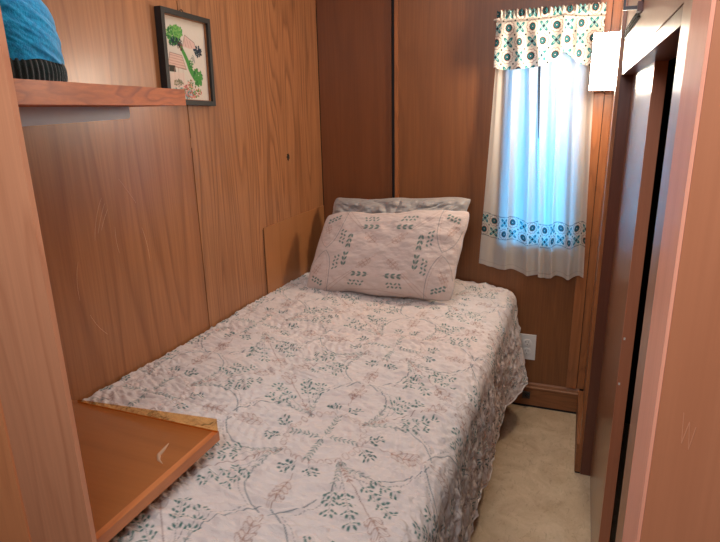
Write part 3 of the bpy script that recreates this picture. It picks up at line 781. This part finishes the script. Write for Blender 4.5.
# ================================================================== PICTURE
def picture():
    W, H, cy, cz = .222, .254, 1.456, 1.4505; th = math.radians(1.6)
    root = thing('framed_picture', (XL+.0015, cy, cz), 'black framed embroidery of a cottage under a green tree, on the left wall', 'picture')
    root.rotation_euler = (-th, 0, 0)
    def add(name, bm, mat, bevel=0.0):
        if bevel: bmesh.ops.bevel(bm, geom=list(bm.edges), offset=bevel, segments=2, affect='EDGES', profile=.5)
        bmesh.ops.recalc_face_normals(bm, faces=bm.faces)
        me = bpy.data.meshes.new(name); bm.to_mesh(me); bm.free()
        return link(bpy.data.objects.new(name, me), root, [mat])
    f = .0135; d = .022
    bars = [(0, d, -W/2, -W/2+f, -H/2, H/2), (0, d, W/2-f, W/2, -H/2, H/2), (0, d, -W/2+f, W/2-f, -H/2, -H/2+f), (0, d, -W/2+f, W/2-f, H/2-f, H/2)]
    add('frame', B(*bars), M['black_frame'])
    add('inner_edge', B((.0085, .0142, -W/2+f, -W/2+f+.0025, -H/2+f, H/2-f), (.0085, .0142, W/2-f-.0025, W/2-f, -H/2+f, H/2-f), (.0085, .0142, -W/2+f+.0025, W/2-f-.0025, -H/2+f, -H/2+f+.0025), (.0085, .0142, -W/2+f+.0025, W/2-f-.0025, H/2-f-.0025, H/2-f)), M['trim_y'])
    add('hanger', tube([(.004, .008, H/2), (.004, .006, H/2+.007), (.004, 0, H/2+.010), (.004, -.006, H/2+.007), (.004, -.008, H/2)], .0014, 7), M['dark_metal'])
    # stitched scene: x across (0..w left to right in the photo), y up
    w, h = W-2*f, H-2*f
    cv = Canvas(w, h, .0007, S(214, 200, 182)); R = np.random.RandomState(8)
    G1, G2, G3, TE = S(76, 142, 62), S(44, 104, 48), S(120, 170, 84), S(22, 62, 66)
    def blob(cx, cy, rx, ry, n, cols, sz):
        for _ in range(n):
            a, r = R.rand()*6.28, math.sqrt(R.rand()); cv.ell(cx+rx*r*math.cos(a), cy+ry*r*math.sin(a), sz*(.7+.6*R.rand()), sz*.5, R.rand()*3.1, cols[R.randint(len(cols))])
    # tree trunk sweeping from the crown to the lower right
    tr = bez((.055*1, .170), (.085, .140), (.105, .105), 20)+bez((.105, .105), (.115, .075), (.150, .060), 20)
    for i, p in enumerate(tr): cv.ell(p[0], p[1], .0045+.00016*i, .005+.0002*i, 0, G1)
    blob(.146, .068, .022, .025, 150, [G1, G2, G1], .0045)
    blob(.118, .100, .010, .016, 40, [G1, G2], .003)
    # crown
    blob(.048, .176, .028, .024, 190, [G1, G3, G2], .0048); blob(.066, .188, .022, .016, 100, [G1, G3], .0045); blob(.040, .156, .014, .010, 40, [TE, G2], .0035)
    blob(.060, .160, .022, .010, 40, [TE, S(30, 40, 40)], .0036); blob(.074, .148, .012, .010, 26, [S(120, 70, 60), S(60, 40, 36)], .0032)
    blob(.154, .144, .019, .017, 100, [S(18, 44, 66), TE, S(24, 30, 44)], .0036)
    # far roof behind
    cv.poly([(.084, .150), (.098, .182), (.140, .166), (.146, .150), (.118, .146)], S(214, 176, 160)); cv.line([(.084, .150), (.098, .182), (.140, .166), (.148, .148)], .0014, S(90, 66, 60))
    for k in range(3): cv.line([(.094+.012*k, .176-.004*k), (.100+.014*k, .150)], .001, S(130, 96, 90))
    # cottage
    cv.poly([(.014, .094), (.026, .128), (.078, .124), (.094, .086), (.052, .088)], S(216, 178, 158))
    cv.line([(.014, .094), (.026, .128), (.078, .124), (.094, .086), (.014, .094)], .0013, S(110, 70, 62))
    for k in range(5): cv.line([(.020+.001*k, .092+.0075*k), (.092-.003*k, .088+.0075*k)], .0010, S(156, 104, 92))
    cv.poly([(.012, .076), (.046, .076), (.044, .094), (.014, .094)], S(64, 60, 48))
    for x in (.018, .040, .058, .078): cv.line([(x, .028), (x, .088)], .0014, S(176, 130, 116))
    cv.poly([(.020, .034), (.084, .034), (.084, .076), (.048, .076), (.020, .070)], S(222, 190, 172), .55)
    blob(.052, .046, .022, .010, 40, [S(110, 110, 70), S(84, 96, 66), S(150, 130, 96)], .003)
    for k in range(3): cv.line(bez((.118+.005*k, .118+.006*k), (.126+.005*k, .124), (.128+.004*k, .114-.003*k), 8), .0016, TE)
    # flower bed
    blob(.070, .018, .058, .015, 260, [S(120, 150, 130), S(84, 120, 90), S(150, 170, 170), S(96, 130, 140)], .003)
    blob(.110, .026, .042, .020, 130, [S(206, 96, 84), S(226, 150, 130), G1, S(150, 60, 60)], .0032)
    blob(.108, .048, .014, .012, 28, [S(220, 150, 130), G2], .003); blob(.148, .026, .012, .008, 20, [S(206, 80, 70), G1], .0032)
    nu, nv = 190, 220; u = np.linspace(0, 1, nu); v = np.linspace(0, 1, nv); U, V = np.meshgrid(u, v, indexing='ij')
    P = np.stack([np.full_like(U, .0078)+.0003*fbm(U*60, V*60, 1), (U-.5)*w, (V-.5)*h], -1)
    o = grid_mesh('embroidery', P, cv.sample(U*w, V*h), M['stitch'])
    o.parent = root
    me = o.data
    add('backing', B((.0005, .0070, -W/2+f, W/2-f, -H/2+f, H/2-f)), M['trim_y'])
picture()

# ================================================================== SHELVES AND CAP
us = thing('wall_shelf', (-.95, .80, 1.317), 'upper wooden shelf on the left wall holding the knit cap', 'shelf')
obj('shelf_board', prism([(-1.1145, .5125), (-.735, .5125), (-.850, 1.102), (-1.1145, 1.102)], 1.317, 1.352), M['shelf_edge'], us, bevel=.002)
gr = bmesh.new()
yy0, yy1 = .5125, 1.004
pf = [(yy0, 1.3165), (yy1, 1.3165), (yy1, 1.298), (yy1-.002, 1.294), (yy1-.006, 1.2915), (yy0, 1.2765)]
ga = [gr.verts.new((-1.05+.02, y, z)) for y, z in pf]; gb = [gr.verts.new((-.925, y, z)) for y, z in pf]
gr.faces.new(ga[::-1]); gr.faces.new(gb)
for i in range(len(pf)):
    j = (i+1) % len(pf); gr.faces.new((ga[i], gb[i], gb[j], ga[j]))
lab(obj('support_rail', gr, M['grey_rail'], us, bevel=.0012), 'grey painted rail under the board')

cap = thing('knit_cap', (-.955, .728, 1.3525), 'turquoise knit cap with dark ribbed band on the upper shelf', 'cap')
def build_cap():
    nu, nv = 240, 110; u = np.linspace(0, 2*math.pi, nu); v = np.linspace(0, 1, nv); U, V = np.meshgrid(u, v, indexing='ij')
    # crown
    r = .108*np.sqrt(np.clip(1-V**3.0, 0, 1))*(1+.03*np.sin(U*2+1))
    z = 1.388+.150*V
    cu_, su_ = np.cos(U), np.sin(U); puck = .0022*fbm(cu_*5+su_*3, su_*5+V*14, 3)
    r = r+puck+.0012*np.abs(np.sin(U*4+V*1.5))*(1-V)
    X = -.955+r*np.cos(U); Y = .728+r*np.sin(U); Z = z+.004*fbm(cu_*2, su_*2+V*4, 2)
    grid_mesh('crown', np.stack([X, Y, Z], -1), None, M['hat'], cap)
    v = np.linspace(0, 1, 24); U, V = np.meshgrid(np.linspace(0, 2*math.pi, 420), v, indexing='ij')
    r = .107+.0045*np.sin(V*math.pi)**.5+.0017*np.sin(U*70)*np.sin(V*math.pi)**.4
    grid_mesh('ribbed_band', np.stack([-.955+r*np.cos(U)*1.0, .728+r*np.sin(U), 1.3528+.039*V], -1), None, M['hat_band'], cap)
build_cap()

ls = thing('corner_shelf', (-.90, .70, .63), 'lower wooden shelf over the foot of the bed beside the pale post', 'shelf')
obj('shelf_board', B((-1.1135, -.684, .5125, .868, .630, .650)), M['ledge'], ls, bevel=.0015)
lab(obj('edge_band', B((-.6838, -.670, .5125, .868, .6297, .6503)), M['ledge_edge'], ls, bevel=.003), 'paler rounded front edge strip')
lp = bmesh.new()
q = [(-1.060, .6505), (-.671, .6505), (-.671, .6810), (-1.060, .6560)]
a_ = [lp.verts.new((x, .862, z)) for x, z in q]; b2 = [lp.verts.new((x, .866, z)) for x, z in q]
lp.faces.new(a_); lp.faces.new(b2[::-1])
for i in range(4):
    j = (i+1) % 4; lp.faces.new((a_[i], b2[i], b2[j], a_[j]))
lab(obj('edge_lip', lp, M['amber'], ls), 'see-through amber lip along the far edge')
sc_ = [(-.742, .795), (-.737, .775), (-.733, .755), (-.722, .742), (-.707, .735)]
lab(obj('pale_mark', tube([(x, y, .6499) for x, y in sc_], [.0012, .0035, .0042, .003, .0008], 8), M['pale_mark'], ls), 'curved pale mark')  # curved mark paler than the board
